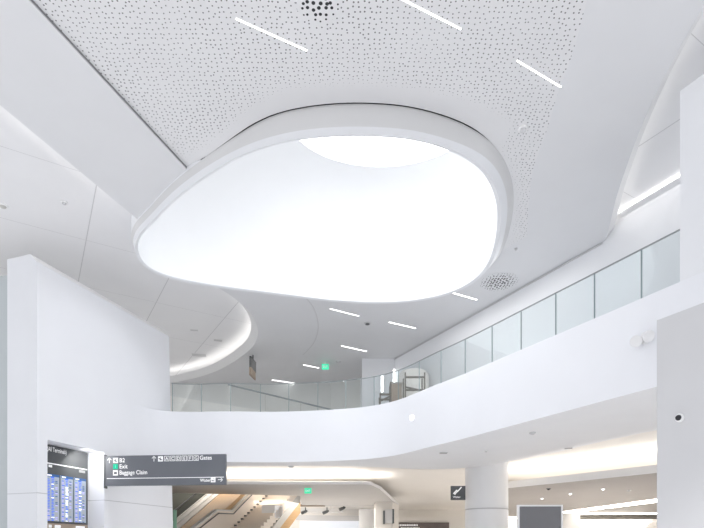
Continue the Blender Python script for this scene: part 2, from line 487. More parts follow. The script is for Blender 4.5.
# --- cove lips and their hidden light strips
def lip(path, side, name, strength_mat, inn=.22, h=.2):
    path = [Vector(p) for p in path]; n = len(path); ins, outs = [], []
    for i in range(n):
        t = (path[min(i + 1, n - 1)] - path[max(i - 1, 0)]).normalized()
        nn = Vector((t.y, -t.x)) * side
        ins.append(path[i] + nn * inn); outs.append(path[i] + nn * (inn - .03))
    L = MB()
    L.strip([Vector((*p, ZL)) for p in path], [Vector((*p, ZL + h)) for p in ins])
    L.strip([Vector((*p, ZL + h)) for p in ins], [Vector((*p, ZL + h)) for p in outs])
    L.strip([Vector((*p, ZL + h)) for p in outs], [Vector((*(q.lerp(p, .1)), ZL + .02)) for p, q in zip(outs, path)])
    struct(L.build(name[0], M['lip'], None, True))
    S = MB()
    a = [q.lerp(p, .14) for p, q in zip(ins, path)]; b = [q.lerp(p, .62) for p, q in zip(ins, path)]
    S.strip([Vector((*p, ZL + h - .06)) for p in a], [Vector((*p, ZL + h - .05)) for p in b])
    struct(S.build(name[1], strength_mat))
lip(beamL[:2] + [beamL[2].lerp(beamL[1], .02)], -1, ('trim_2', 'trim_3'), M['cove'])
lip(pk, -1, ('trim_4', 'trim_5'), M['covesoft'])
lip(edgeR, 1, ('trim_6', 'trim_7'), M['covesoft'], .15, .18)
# curved control joint on the far ceiling
jt = spline([on_plane(x, y, ZL - .004) for x, y in [(306,298),(313,307),(317.3,319),(317.8,331),(313,344),(303,355)]], 6)
jb = MB(); jb.strip([p + Vector((-.018, 0, 0)) for p in jt], [p + Vector((.018, 0, 0)) for p in jt])
struct(jb.build('trim_8', M['grey']))

# ================================================================== UPPER WALLS
w = MB()
a, b = RW(3.0), RW(22.2)
n2 = Vector((.877, .48))
w.prism([a, b, b + n2 * .3, a + n2 * .3], 5.25, 9.04)
struct(w.build('wall_right', M['white']), 'white wall behind the upper balcony on the right')
wt = MB(); a2, b2 = RW(3.0) + n2 * .02, RW(12.2) + n2 * .02
wt.quad((*a2, 9.05), (*b2, 9.05), (*(b2 + n2 * .07), 9.05), (*(a2 + n2 * .07), 9.05))
struct(wt.build('trim_9', M['covesoft']))
sl = MB(); a3, b3 = RW(12.35) - n2 * .012, RW(22.2) - n2 * .012
sl.bar((*a3, ZL - .03), (*b3, ZL - .03), .02, .035)
struct(sl.build('trim_10', M['grey']))
wb_ = MB(); wb_.prism([(-14, 22.9), (-.9, 22.9), (.33, 22.3), (.6, 22.6), (-.8, 23.2), (-14, 23.2)], 5.25, ZL)
struct(wb_.build('wall_back', M['backw']), 'white back wall of the upper level')
wl = MB(); wl.prism([(-14.3, 19), (-14, 19), (-14, 24), (-14.3, 24)], 0, 9.1)
struct(wl.build('wall_left_far', M['white']))
# pillar above the balcony on the right
pc = at_depth(680, 300, 8.06).xy; pdir = Vector((.4797, -.877))
pl = MB(); pl.prism([pc, pc + pdir * 3, pc + pdir * 3 + n2 * .7, pc + n2 * .7], 4.1, 8.42)
struct(pl.build('wall_pillar', M['white']), 'white wall end rising from the balcony on the right')
# near grey wall block
kc = Vector((3.67, 6.5)); kb = MB()
kb.prism([kc, kc + pdir * 2.6, kc + pdir * 2.6 + n2 * 1.0, kc + n2 * 1.0], 0, 4.34)
struct(kb.build('wall_near', M['grey']), 'light grey free-standing wall at the right edge')

# ================================================================== LEFT WALL WITH NICHE
WD = Vector((.329, .944)); WN = Vector((-.944, .329))     # along the wall, into the wall
W0 = Vector((-7.0, 12.0))
def wp(u, dpt, z): p = W0 + WD * u + WN * dpt; return Vector((p.x, p.y, z))
UE = 4.62; n0, n1, nz, nd = .27, 1.96, 4.06, .5; ZT = 8.17
lw = MB()
LE = [(0.0, 4.78), (4.1, 4.70), (ZT, 4.52)]     # the end of the wall leans slightly
lw.quad(wp(0, 0, 0), wp(n0, 0, 0), wp(n0, 0, ZT - .2), wp(0, 0, ZT - .2))
lw.quad(wp(n0, 0, nz), wp(n1, 0, nz), wp(n1, 0, ZT - .2), wp(n0, 0, ZT - .2))
lw.quad(wp(n1, 0, 0), wp(4.78, 0, 0), wp(4.52, 0, ZT - .2), wp(n1, 0, ZT - .2))
lw.k = 1; lw.quad(wp(0, 0, ZT - .2), wp(4.52, 0, ZT - .2), wp(4.52, .2, ZT), wp(0, .2, ZT)); lw.k = 0
lw.quad(wp(0, .2, ZT), wp(4.52, .2, ZT), wp(4.52, .9, ZT), wp(0, .9, ZT))
lw.quad(wp(n0, 0, nz), wp(n1, 0, nz), wp(n1, nd, nz), wp(n0, nd, nz))
lw.quad(wp(n0, 0, 0), wp(n0, nd, 0), wp(n0, nd, nz), wp(n0, 0, nz))
lw.quad(wp(n1, 0, 0), wp(n1, nd, 0), wp(n1, nd, nz), wp(n1, 0, nz))
lw.quad(wp(n0, nd, 0), wp(n1, nd, 0), wp(n1, nd, nz), wp(n0, nd, nz))
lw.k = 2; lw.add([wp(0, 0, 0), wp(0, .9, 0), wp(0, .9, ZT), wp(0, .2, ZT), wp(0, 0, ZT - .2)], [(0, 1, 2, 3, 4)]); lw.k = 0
lw.add([wp(4.78, 0, 0), wp(4.78, .9, 0), wp(4.52, .9, ZT), wp(4.52, .2, ZT), wp(4.52, 0, ZT - .2)], [(0, 1, 2, 3, 4)])
struct(lw.build('wall_left', [M['wallp'], M['bevel'], M['wallend_shaded']], fixn=True), 'tall white wall on the left with a recess for the flight board')
bw = MB(); bw.prism([(-8.0, 12.75), (-8.05, 13.2), (-13.9, 14.2), (-13.9, 13.7)], 0, 8.05)
struct(bw.build('wall_left_behind', mat('pale_teal_paint', (.52, .56, .57), .5)))

# ================================================================== BALCONY
bal_px = [(225,462),(270,462.3),(315,461.5),(361,459.5),(395,455.5),(430,446.8)]
base = [W0 + WD * 3.05 + WN * -.006, W0 + WD * 3.35 + WN * -.006, W0 + WD * 3.6 + WN * -.03, Vector((-5.52, 15.62)), Vector((-5.15, 15.74)), Vector((-4.6, 15.76))] + [on_plane(x, y, 4.1).xy for x, y in bal_px]
Lx = lambda Y: Vector((9.30 - .547 * Y, Y))
base += [Lx(Y) for Y in (12.3, 11.2, 10.2, 9.2, 8.3, 7.0, 5.5)]
bc, blen = resample([p.to_3d() for p in spline([p.to_3d() for p in base], 8)], step=.12)
bc = [p.xy for p in bc]
for _ in range(8): bc = [bc[0]] + [(bc[i - 1] + 2 * bc[i] + bc[i + 1]) / 4 for i in range(1, len(bc) - 1)] + [bc[-1]]
def bnorm(i):
    t = (bc[min(i + 1, len(bc) - 1)] - bc[max(i - 1, 0)]).normalized(); return Vector((-t.y, t.x))   # away from the hall
bn = [bnorm(i) for i in range(len(bc))]
def boff(dv, z): return [Vector((*(p + n * dv), z)) for p, n in zip(bc, bn)]
ZB, ZF, ZH = 4.1, 5.575, 6.42
fb = MB(); fb.loft([boff(0, ZB), boff(0, ZF - .01), boff(.01, ZF), boff(.24, ZF), boff(.25, ZF - .01), boff(.25, 5.2)], closed=False)
struct(fb.build('trim_11', M['fascia'], None, True), 'curved white balcony fascia')
# soffit strip behind the fascia, with a raised warm cove beyond
sof_px = [(150,465),(225,465.2),(330,465),(375,466.3),(410,468),(440,468.5),(470,466.5),(500,461),(545,450),(600,438),(657,426)]
sf = spline([on_plane(x, y, ZB).to_2d().to_3d() for x, y in sof_px], 6)
sf = [p.xy for p in sf] + [Vector((9.0, 8.2)), Vector((11, 5.5))]
so = MB(); so.flat([p for p in bc] + sf[::-1], ZB)
n = len(sf)
def soff(dv, z):
    out = []
    for i in range(n):
        t = (sf[min(i + 1, n - 1)] - sf[max(i - 1, 0)]).normalized(); out.append(Vector((*(sf[i] + Vector((-t.y, t.x)) * dv), z)))
    return out
so.loft([soff(0, ZB), soff(.35, ZB + .03), soff(.8, ZB + .12), soff(1.4, ZB + .3), soff(1.9, ZB + .35)], closed=False)
struct(so.build('ceiling', M['white'], None, True), 'white soffit under the balcony curving up to a lit cove')
uc = MB(); uc.flat([(-9, 16.3), (-.5, 16.3), (3, 16.9), (13, 8), (26, 8), (26, 41), (-1.5, 41), (-1.5, 23), (-9, 23)], 4.45)
struct(uc.build('ceiling', M['warmwhite']), 'warm white ceiling of the lower concourse')
ud = MB(); ud.flat([p + nn * .2 for p, nn in zip(bc, bn)] + [Vector((13, 3)), Vector((13, 24)), Vector((-13.9, 24)), Vector((-13.9, 16))], 5.25)
struct(ud.build('floor', M['floor']), 'upper level floor')
# low canopy over the escalators
can_px = [(172,484),(250,484.2),(320,484.5),(362,484.3),(371,485),(379.5,489),(392,500),(398,506)]
cz = 3.95
cp = [on_plane(x, y, cz).xy for x, y in can_px]
cp = [Vector((-9, 19.7))] + cp
canp = cp + [Vector((-1.5, 30.4)), Vector((-2.75, 29.6)), Vector((-2.35, 24.3)), Vector((-9, 22.75))]
ca = MB(); ca.prism(canp, cz, cz + .05)
ca.k = 1
ncp = len(cp)
def coff(dv, z):
    out = []
    for i in range(ncp):
        t = (cp[min(i + 1, ncp - 1)] - cp[max(i - 1, 0)]).normalized(); out.append(Vector((*(cp[i] + Vector((t.y, -t.x)) * dv), z)))
    return out
ca.loft([coff(0, cz), coff(.05, cz + .10), coff(-.02, cz + .13), coff(-.35, cz + .10)], closed=False)
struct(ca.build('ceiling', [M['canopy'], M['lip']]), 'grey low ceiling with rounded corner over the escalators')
cs = MB(); cs.strip(coff(-.38, cz + .06)[:6], coff(-.8, cz + .15)[:6]); struct(cs.build('trim_12', M['warm']))
# lower taupe ceiling on the right
e2 = [Vector((5.1, 19.6)), on_plane(510, 488, 3.7).xy, on_plane(580, 481, 3.7).xy, on_plane(657, 473, 3.7).xy, Vector((12.2, 10.4))]
tc_ = MB(); tc_.prism(e2 + [Vector((24, 10.4)), Vector((24, 36)), Vector((9.6, 36))], 3.7, 3.78)
tc_.k = 1
tc_.loft([[Vector((*p, 3.7)) for p in e2], [Vector((*(p + Vector((-.03, -.03))), 3.93)) for p in e2], [Vector((*(p + Vector((.2, .15))), 3.95)) for p in e2]], closed=False)
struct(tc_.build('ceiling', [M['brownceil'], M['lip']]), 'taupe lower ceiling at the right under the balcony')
ts = MB(); ts.strip([Vector((*(p + Vector((.28, .22))), 3.84)) for p in e2], [Vector((*(p + Vector((.7, .56))), 3.95)) for p in e2])
struct(ts.build('trim_13', M['warm']))
# --- light slots of the taupe ceiling
ls = MB()
ls.quad(on_plane(505, 519.5, 3.69), on_plane(660, 498.5, 3.69), on_plane(660, 502, 3.69), on_plane(505, 521, 3.69))
struct(ls.build('trim_14', M['warm']))
# lower walls
lb = MB(); lb.prism([(-16, 40), (26, 40), (26, 40.3), (-16, 40.3)], 0, 7)
struct(lb.build('wall_back_lower', M['warmwhite']))
lr = MB(); lr.prism([(26, 4), (26.3, 4), (26.3, 40), (26, 40)], 0, 4.6)
struct(lr.build('wall_right_lower', M['warmwhite']))
vc = MB(); vc.flat([(-16, 23), (-1.5, 23), (-1.5, 41), (-16, 41)], 6.4)
struct(vc.build('ceiling', M['warmwhite']))
ll = MB(); ll.prism([(-16, 14), (-15.8, 14), (-15.8, 40), (-16, 40)], 0, 6.4)
struct(ll.build('wall_left_lower', M['warmwhite']))
fl = MB(); fl.quad((-40, -30, 0), (40, -30, 0), (40, 42, 0), (-40, 42, 0))
struct(fl.build('floor', M['floor']))
# wall panel with dark shop sign band far back
far = MB()
p0, p1 = at_depth(393, 521.5, 36), at_depth(466, 521.5, 36)
far.prism([(p0.x, 36), (p1.x, 36), (p1.x, 36.6), (p0.x, 36.6)], 0, p0.z + .28)
struct(far.build('wall_shop', M['warmwhite']))
q0, q1 = at_depth(394, 522.5, 35.85), at_depth(449, 522.5, 35.85)
sg = thing('shop_sign', 'long dark sign band with small white lettering far back below the ceiling', 'sign', ((q0.x + q1.x) / 2, 35.9, 2.4))
sp = MB(); sp.prism([(q0.x, 35.8), (q1.x, 35.8), (q1.x, 35.95), (q0.x, 35.95)], 2.4, q0.z); sp.k = 1
for row, zz in enumerate((3.06, 2.85)):
    x = q0.x + (.25 if row == 0 else .45)
    while x < q0.x + (1.55 if row == 0 else 1.7):
        ww = random.uniform(.05, .1); sp.box((x, 35.785, zz), (x + ww, 35.8, zz + .11)); x += ww + .03
sp.build('sign_panel', [M['shop'], M['ink']], sg)

# big round column and others
def column(name, px0, px1, ztop, Y, seam=None):
    r = (px1 - px0) / 2 / F * Y; x = ((px0 + px1) / 2 - HX) / F * Y
    c = MB(); prof = [(r, 0)]
    if seam: prof += [(r, seam - .015), (r - .02, seam - .015), (r - .02, seam + .015), (r, seam + .015)]
    prof += [(r, ztop)]
    c.lathe(prof, (x, Y, 0), 48)
    return c.build(name, M['colm' if seam else 'white'], None, True)
struct(column('wall_column', 465.5, 507.5, 4.5, 18, 2.87), 'big round white column under the balcony')
struct(column('wall_column', 359, 374.5, 4.03, 34), 'small round white column under the low ceiling')
pr = MB(); a0 = at_depth(375.5, 500, 27.5); a1 = at_depth(392.5, 500, 27.5)
pr.prism([(a0.x, 27.5), (a1.x, 27.5), (a1.x + .5, 29.6), (a0.x, 29.6)], 0, cz)
struct(pr.build('wall_pier', M['warmwhite']), 'white pier at the rounded corner of the low ceiling')
b0, b1 = at_depth(561, 514, 30), at_depth(580, 514, 30)
pb = MB(); pb.prism([(b0.x, 30), (b1.x, 30), (b1.x, 31), (b0.x, 31)], 0, 3.55)
struct(pb.build('wall_pier', M['canopy']), 'grey pier beside the dark display')
hb0, hb1 = at_depth(580, 518, 33), at_depth(690, 518, 33)
hbm = MB(); hbm.prism([(hb0.x, 33), (hb1.x, 33), (hb1.x, 33.3), (hb0.x, 33.3)], 0, 3.35)
struct(hbm.build('wall_hall', M['warmwhite']))
hs = MB(); hs.bar(at_depth(578, 513.5, 32.5), at_depth(690, 512.5, 32.5), .1, .14)
hs.bar(at_depth(580, 522, 32.8), at_depth(648, 522, 32.8), .1, .25)
struct(hs.build('trim_15', M['warm']))

# ------------------------------------------------------------------ glass balustrade
bal = thing('glass_balustrade', 'long clear glass balustrade with thin grey rail along the curved white balcony edge', 'balustrade', (1.2, 14.6, ZF))
arc_pts, L = resample([Vector((*(p + nn * .12), 0)) for p, nn in zip(bc, bn)], n=600)
ds = L / 599
# parametrise so that a seam stands at depth 8.67 on the straight run
i_ref = min(range(600), key=lambda i: abs(arc_pts[i].y - 8.70) + (0 if arc_pts[i].x > 2 else 99))
STEP = .855
k0 = [i_ref * ds - k * STEP for k in range(0, 40) if i_ref * ds - k * STEP > .55] + [i_ref * ds + STEP]
k0 = sorted(k0); 
def apt(s): return arc_pts[min(599, max(0, int(round(s / ds))))]
s_end = i_ref * ds + .75
stops = [x for x in k0 if x < s_end] + [s_end]
for s0, s1 in zip(stops[:-1], stops[1:]):
    a, b = apt(s0).xy, apt(s1).xy; t = (b - a).normalized(); a = a + t * .006; b = b - t * .006
    nn = Vector((-t.y, t.x)) * .008
    MB().prism([a - nn, b - nn, b + nn, a + nn], ZF - .05, ZH - .01).build('glass_panel', M['glass'], bal)
for s0 in stops[:-1]:
    p = apt(s0); MB().box((p.x - .009, p.y - .009, ZF - .02), (p.x + .009, p.y + .009, ZH - .01)).build('post', M['edge'], bal)
i0, i1 = int(stops[0] / ds), min(599, int(s_end / ds))
MB().sweep([Vector((arc_pts[i].x, arc_pts[i].y, ZH)) for i in range(i0, i1, 4)] , .013, 6).build('handrail', M['rail'], bal, True)

# ------------------------------------------------------------------ linear lights
LA = math.atan2(.4797, .8770)
def linear(px0, py0, px1, py1, z, label, wdt=.02, strength='linear', group=None):
    za, zb = (zp_at(px0, py0) - .004, zp_at(px1, py1) - .004) if z is None else (z, z)
    a, b = on_plane(px0, py0, za), on_plane(px1, py1, zb); c = (a + b) / 2; h = (b - a).length / 2
    r = thing('linear_light', label, 'ceiling light', c, math.atan2(b.y - a.y, b.x - a.x), group)
    r.rotation_euler = (0, -math.asin((zb - za) / (2 * h)), math.atan2(b.y - a.y, b.x - a.x))
    MB().box((-h, -wdt / 2, -.012), (h, wdt / 2, -.002)).build('diffuser', M[strength], r, local=True)
    fr = MB(); e = .006
    for lo, hi in (((-h - e, -wdt / 2 - e, -.008), (h + e, -wdt / 2, .02)), ((-h - e, wdt / 2, -.008), (h + e, wdt / 2 + e, .02)),
                   ((-h - e, -wdt / 2, -.008), (-h, wdt / 2, .02)), ((h, -wdt / 2, -.008), (h + e, wdt / 2, .02))): fr.box(lo, hi)
    fr.build('frame', M['plast'], r, local=True)
g1 = 'slim lights in the perforated ceiling'; g2 = 'slim lights in the far smooth ceiling'
linear(236, 18, 307, 50, None, 'slim white light line in perforated ceiling, left of the dark hole cluster', group=g1)
linear(399, -3, 461, 28.5, None, 'slim white light line in perforated ceiling, right of the dark hole cluster', group=g1)
linear(517, 60, 561, 86.5, None, 'slim white light line where perforated ceiling meets the smooth right soffit', group=g1)
linear(452.5, 292.5, 477, 299.5, ZL, 'short light line beside the round vent near the skylight rim', .05, group=g2)
linear(330, 308.5, 359, 315.8, ZL, 'short dim light line closest under the far skylight rim, near the curved joint', .035, group=g2)
linear(389, 321.9, 415.5, 328, ZL, 'short light line in the far ceiling right of the small round sensor', .05, group=g2)
linear(341.3, 345.6, 366.5, 351.2, ZL, 'short light line in the far ceiling to the upper right of the green exit sign', .06, group=g2)
linear(381, 366, 396, 369.5, ZL, 'short light line above the work platforms where the ceiling meets the wall', .07, group=g2)
linear(303.3, 364.6, 319, 367.8, ZL, 'short light line just left of the green exit sign on the far ceiling', .07, group=g2)
linear(343, 381, 361, 383.6, ZL, 'faint light line at far ceiling edge, right of the other edge light', .06, group=g2)
linear(272, 379.8, 294.5, 383, ZL, 'light line at far ceiling edge between hanging sign and exit sign', .08, group=g2)

# ------------------------------------------------------------------ ceiling fittings
def hole_cluster(c, z, rx, scale, hr, base, name, label):
    m = mat(name + '_plate', base, 0.6)
    nt = m.node_tree; b = nt.nodes['Principled BSDF']; src = b.inputs['Base Color'].links[0].from_socket
    tc = nt.nodes.new('ShaderNodeTexCoord')
    vo_ = nt.nodes.new('ShaderNodeTexVoronoi'); vo_.voronoi_dimensions = '2D'
    vo_.inputs['Scale'].default_value = scale; vo_.inputs['Randomness'].default_value = .5
    nt.links.new(tc.outputs['Object'], vo_.inputs['Vector'])
    ln = nt.nodes.new('ShaderNodeVectorMath'); ln.operation = 'LENGTH'; nt.links.new(tc.outputs['Object'], ln.inputs[0])
    q_ = math_node(nt, 'DIVIDE', ln.outputs['Value'], rx)
    q4 = math_node(nt, 'POWER', q_, 3.0)
    rad = math_node(nt, 'MULTIPLY_ADD', q4, -hr * .75, hr)
    hit = math_node(nt, 'LESS_THAN', vo_.outputs['Distance'], rad)
    mix = nt.nodes.new('ShaderNodeMix'); mix.data_type = 'RGBA'
    nt.links.new(hit, mix.inputs['Factor']); nt.links.new(src, mix.inputs['A']); mix.inputs['B'].default_value = (.03, .03, .035, 1)
    nt.links.new(mix.outputs['Result'], b.inputs['Base Color'])
    d_ = MB().lathe([(rx, 0), (rx, -.004), (rx - .002, -.006)], (0, 0, 0), 40).build(name, m)
    d_.location = (c.x, c.y, z)
    return tag(d_, label, 'air vent')
hole_cluster(on_plane(318, 1, ZP), ZP - .001, .30, 13.0, .33, (.74, .74, .75), 'ceiling_vent', 'cluster of big dark round holes in perforated ceiling at top')
hole_cluster(on_plane(499, 282, ZL), ZL, .5, 13.0, .34, (.715, .72, .735), 'ceiling_vent', 'round patch of small dark holes in smooth ceiling right of skylight')

def disc(px, py, z, r, label, name='smoke_detector', cat='smoke detector', m1='plast', m2='grey', depth=.05, group=None):
    c = on_plane(px, py, z)
    ro = thing(name, label, cat, (c.x, c.y, z), 0, group)
    MB().lathe([(r, 0), (r, -depth * .35), (r * .9, -depth * .45)], (0, 0, 0), 20).build('base', M[m1], ro, True, local=True)
    MB().lathe([(r * .65, -depth * .4), (r * .6, -depth * .8), (r * .3, -depth)], (0, 0, 0), 16).build('cap', M[m2], ro, True, local=True)
disc(523, 128.5, zp_at(523, 128.5), .085, 'small round white detector in perforated ceiling right of the skylight')
disc(367.5, 323.3, ZL, .11, 'small round detector on far ceiling left of a slim light', m1='grey', m2='dark')
disc(338.5, 361.6, ZL, .1, 'tiny round detector on far ceiling above the edge lights', m1='grey')
disc(64, 202, ZU, .07, 'tiny round detector on the raised ceiling left of the skylight')
disc(3, 205.5, ZU, .1, 'round detector on raised ceiling at the left picture edge', m2='steel')
disc(516, 248.5, ZL, .04, 'tiny round sensor on smooth ceiling above the round vent', m1='grey')
disc(291, 466.2, 4.13, .09, 'grey round detector in the lit cove above the escalators', m1='grey', m2='grey')
disc(532.5, 432.5, ZB, .07, 'round ring sensor in balcony soffit above the dark display', m1='grey')
disc(486, 450.3, ZB, .05, 'tiny white sensor in balcony soffit above the round column')

def slot(px0, py0, px1, py1, z, wdt, label, m='dark', frame='grey'):
    a, b = on_plane(px0, py0, z), on_plane(px1, py1, z); c = (a + b) / 2; h = (b - a).length / 2
    r = thing('slot_diffuser', label, 'air vent', (c.x, c.y, z), math.atan2(b.y - a.y, b.x - a.x))
    MB().box((-h, -wdt / 2, -.012), (h, wdt / 2, -.002)).build('slot', M[m], r, local=True)
    fr = MB(); e = .015
    for lo, hi in (((-h - e, -wdt / 2 - e, -.016), (h + e, -wdt / 2, 0)), ((-h - e, wdt / 2, -.016), (h + e, wdt / 2 + e, 0)),
                   ((-h - e, -wdt / 2, -.016), (-h, wdt / 2, 0)), ((h, -wdt / 2, -.016), (h + e, wdt / 2, 0))): fr.box(lo, hi)
    fr.build('frame', M[frame], r, local=True)
slot(440, 452.6, 447, 452.6, ZB, .12, 'short dark slot in the balcony soffit left of the round column', 'black')
slot(565, 448.3, 572, 447.8, 4.12, .1, 'short grey slot in the balcony soffit right above the dark display')
slot(192, 354.5, 206, 355.3, ZU, .3, 'lowest grey slot in the lit raised ceiling near the wall end', 'grey', 'lip')
slot(214, 339.7, 222, 340.6, ZU, .18, 'grey slot in the lit raised ceiling close to the curved lip', 'grey', 'lip')
slot(190.5, 329.7, 198, 330.1, ZU, .12, 'topmost faint slot in the lit raised ceiling beside the wall', 'grey', 'lip')

# ------------------------------------------------------------------ exit signs
def exit_sign(px, py, zc, Y, w_, h_, label):
    c = at_depth(px, py, Y)
    r = thing('exit_sign', label, 'exit sign', (c.x, Y, c.z - h_ / 2))
    MB().box((-w_ / 2, -.03, 0), (w_ / 2, .03, h_)).build('sign_box', M['exitg'], r, local=True)
    MB().box((-.03, -.015, h_), (.03, .015, zc - (c.z - h_ / 2))).build('bracket', M['plast'], r, local=True)
    vs, fs = text_mesh('EXIT', h_ * .55, 0, h_ * .3, -.034, 'CENTER', .8)
    MB().add(vs, fs).build('lettering', M['ink'], r, local=True, fixn=False)
exit_sign(325.3, 366.8, ZL, 20.3, .26, .2, 'small green exit sign hanging from the far upper ceiling')
exit_sign(308, 490.8, cz, 21.2, .27, .21, 'small green exit sign hanging under the grey low ceiling by the escalators')

# ------------------------------------------------------------------ hanging sign seen from its edge
c = at_depth(253, 369, 19.6)
hsn = thing('hanging_sign', 'dark hanging sign seen nearly edge-on below the far ceiling lip', 'sign', (c.x, c.y, at_depth(253, 378, 19.6).z))
zt = at_depth(253, 359.5, 19.6).z - hsn.location.z
MB().prism([(-.07, -.35), (.0, -.35), (.06, .3), (.02, .3)], .28, zt).build('sign_panel', M['signdark'], hsn, local=True)
MB().prism([(-.075, -.36), (.005, -.36), (.05, .28), (.01, .28)], 0, .28).build('lower_panel', M['tan'], hsn, local=True)
MB().box((-.02, -.02, zt), (.02, .02, ZL - hsn.location.z)).build('bracket', M['dark'], hsn, local=True)

# ------------------------------------------------------------------ fittings on the fascia and walls
def dome(px, py, Y, r, label, nvec):
    c = at_depth(px, py, Y); nv = Vector(nvec).normalized()
    q = Vector((0, 0, 1)).rotation_difference(nv).to_matrix()
    ro = thing('wall_light', label, 'wall light', c)
    MB().lathe([(r * 1.1, 0), (r * 1.1, .02)], (0, 0, 0), 24, q).build('base', M['plast'], ro, True, local=True)
    MB().lathe([(r, .02), (r * .95, r * .35), (r * .7, r * .75), (r * .3, r * .98)], (0, 0, 0), 24, q).build('lens', M['linear'], ro, True, local=True)
dome(162, 436, 15.74, .09, 'round white glowing dome light on white wall above the directional sign', (0, -1, 0))
dm = [i for i in range(len(bc)) if bc[i].x > 1]; im = min(dm, key=lambda i: abs(bc[i].x / bc[i].y - (412.5 - HX) / F))
dome(412.5, 418, bc[im].y - .0, .075, 'small round white light on the curved balcony fascia, middle', (-bn[im].x, -bn[im].y, 0))
# twin floodlight on the fascia
c = at_depth(646, 340, 8.53)
fd = thing('twin_spotlight', 'white twin-headed spotlight fixed to the balcony fascia at right', 'spotlight', c)
out = Vector((-.877, -.48, 0)); al = Vector((.48, -.877, 0))
q = Vector((0, 0, 1)).rotation_difference(out).to_matrix()
MB().lathe([(.07, -.03), (.07, .045), (.05, .06)], (0, 0, 0), 20, q).build('base', M['plast'], fd, True, local=True)
for s, tilt in ((-1, (-.5, -.8, -.35)), (1, (.0, -.9, -.4))):
    dv = Vector(tilt).normalized(); qq = Vector((0, 0, 1)).rotation_difference(dv).to_matrix()
    ctr = out * .12 + al * (.08 * s) + Vector((0, 0, .012 * s))
    MB().lathe([(.035, -.10), (.055, -.07), (.068, 0), (.088, .06), (.088, .085), (.07, .078)], ctr, 20, qq).build('lamp_head', M['plast'], fd, True, local=True)
# camera on the near grey wall
tt = 0
cpos = None
for k in range(400):
    p = kc + pdir * (k * .005)
    if abs(p.x / p.y - (681.5 - HX) / F) < .003: cpos = p; break
c = Vector((cpos.x, cpos.y, EYE + (HY - 418) / F * cpos.y))
cam_r = thing('security_camera', 'white round security camera with black lens on the light grey wall', 'security camera', c)
MB().lathe([(.05, 0), (.05, .02), (.04, .03)], (0, 0, 0), 24, q).build('base', M['plast'], cam_r, True, local=True)
qq = Vector((0, 0, 1)).rotation_difference(Vector((-.9, -.75, -.1)).normalized()).to_matrix()
MB().lathe([(.036, .02), (.038, .04), (.033, .05)], (0, 0, 0), 24, qq).build('housing', M['plast'], cam_r, True, local=True)
MB().lathe([(.033, .05), (.031, .06), (.015, .068)], (0, 0, 0), 24, qq).build('lens', M['black'], cam_r, True, local=True)

# ================================================================== DIRECTIONAL SIGN
A = Vector((-6.31, 13.86)); B = Vector((-3.16, 13.56)); al = math.atan2(B.y - A.y, B.x - A.x)
SL = (B - A).length; SZ0 = EYE + (HY - 485.6) / F * 13.75; SH = .765
ds_ = thing('directional_sign', 'long dark grey overhead sign with white gate and baggage directions and a green square', 'sign', ((A.x + B.x) / 2, (A.y + B.y) / 2, SZ0), al)
def SX(px): return -SL / 2 + (px - 105.3) / (226.2 - 105.3) * SL
def SV(py): return SH * (485.6 - py) / 30.0
MB().box((-SL / 2, -.045, 0), (SL / 2, .045, SH)).build('sign_panel', M['signgrey'], ds_, local=True)
MB().box((-SL / 2 - .03, -.06, -.06), (-SL / 2, .06, SH + .03)).build('bracket', M['signdark'], ds_, local=True)
MB().box((SX(107), -.049, SV(478.6)), (SX(224.5), -.045, SV(478.0))).build('divider_line', M['ink'], ds_, local=True)
YF = -.049
for tx, px, py, sz, wd in (('B2', 119.8, 462.2, .150, .95), ('Exit', 119.8, 468.3, .150, .95), ('Baggage Claim', 119.8, 474.4, .150, .86),
                       ('Gates', 200.6, 460.9, .150, .9), ('Water', 201.0, 482.6, .115, .9)):
    vs, fs = text_mesh(tx, sz, SX(px), SV(py), YF, wide=wd); MB().add(vs, fs).build('lettering', M['ink'], ds_, local=True, fixn=False)
def arrow(px, py, s, rot):
    m = MB(); P = []
    base_ = [[(-.12, -1), (.12, -1), (.12, .7), (-.12, .7)], [(-.75, .1), (0, .82), (0, 1.12), (-.9, .25)], [(.75, .1), (.9, .25), (0, 1.12), (0, .82)]]
    ca_, sa_ = math.cos(rot), math.sin(rot)
    for pl_ in base_:
        m.add([(SX(px) + s * (x * ca_ - y * sa_), YF, SV(py) + s * (x * sa_ + y * ca_)) for x, y in pl_], [tuple(range(len(pl_)))])
    m.build('arrow', M['ink'], ds_, local=True)
arrow(109.7, 460.3, .065, 0); arrow(155, 459.3, .065, 0); arrow(221, 480.8, .06, -math.pi / 2)
def sq(px, py, s, m, name, y=YF):
    return MB().box((SX(px) - s, y - .001, SV(py) - s), (SX(px) + s, y, SV(py) + s)).build(name, M[m], ds_, local=True)
def glyph(px, py, s, polys, m='signgrey'):
    g_ = MB()
    for pl_ in polys: g_.add([(SX(px) + s * x, YF - .003, SV(py) + s * y) for x, y in pl_], [tuple(range(len(pl_)))])
    return g_
plane = [[(-.75, .35), (-.5, .3), (.1, .0), (.75, -.35), (.7, -.55), (.4, -.55), (-.3, -.2), (-.7, .05)], [(.0, .05), (.25, .55), (.05, .55), (-.35, .2)], [(-.1, -.25), (-.45, -.7), (-.25, -.7), (.25, -.4)]]
for px, py in ((116, 460.2), (161.6, 459.4)):
    s = sq(px, py, .066, 'ink', 'icon_tile')
    glyph(px, py, .066, plane).build('icon', M['signgrey'], s, local=True)
s = sq(115.9, 466.4, .066, 'green', 'icon_tile')
glyph(115.9, 466.4, .066, [[(-.1, .1), (.1, .1), (.12, -.4), (-.12, -.4)], [(-.12, .2), (.12, .2), (.12, .45), (-.12, .45)]]).build('icon', M['exitg'], s, local=True)
s = sq(115.9, 472.7, .066, 'ink', 'icon_tile')
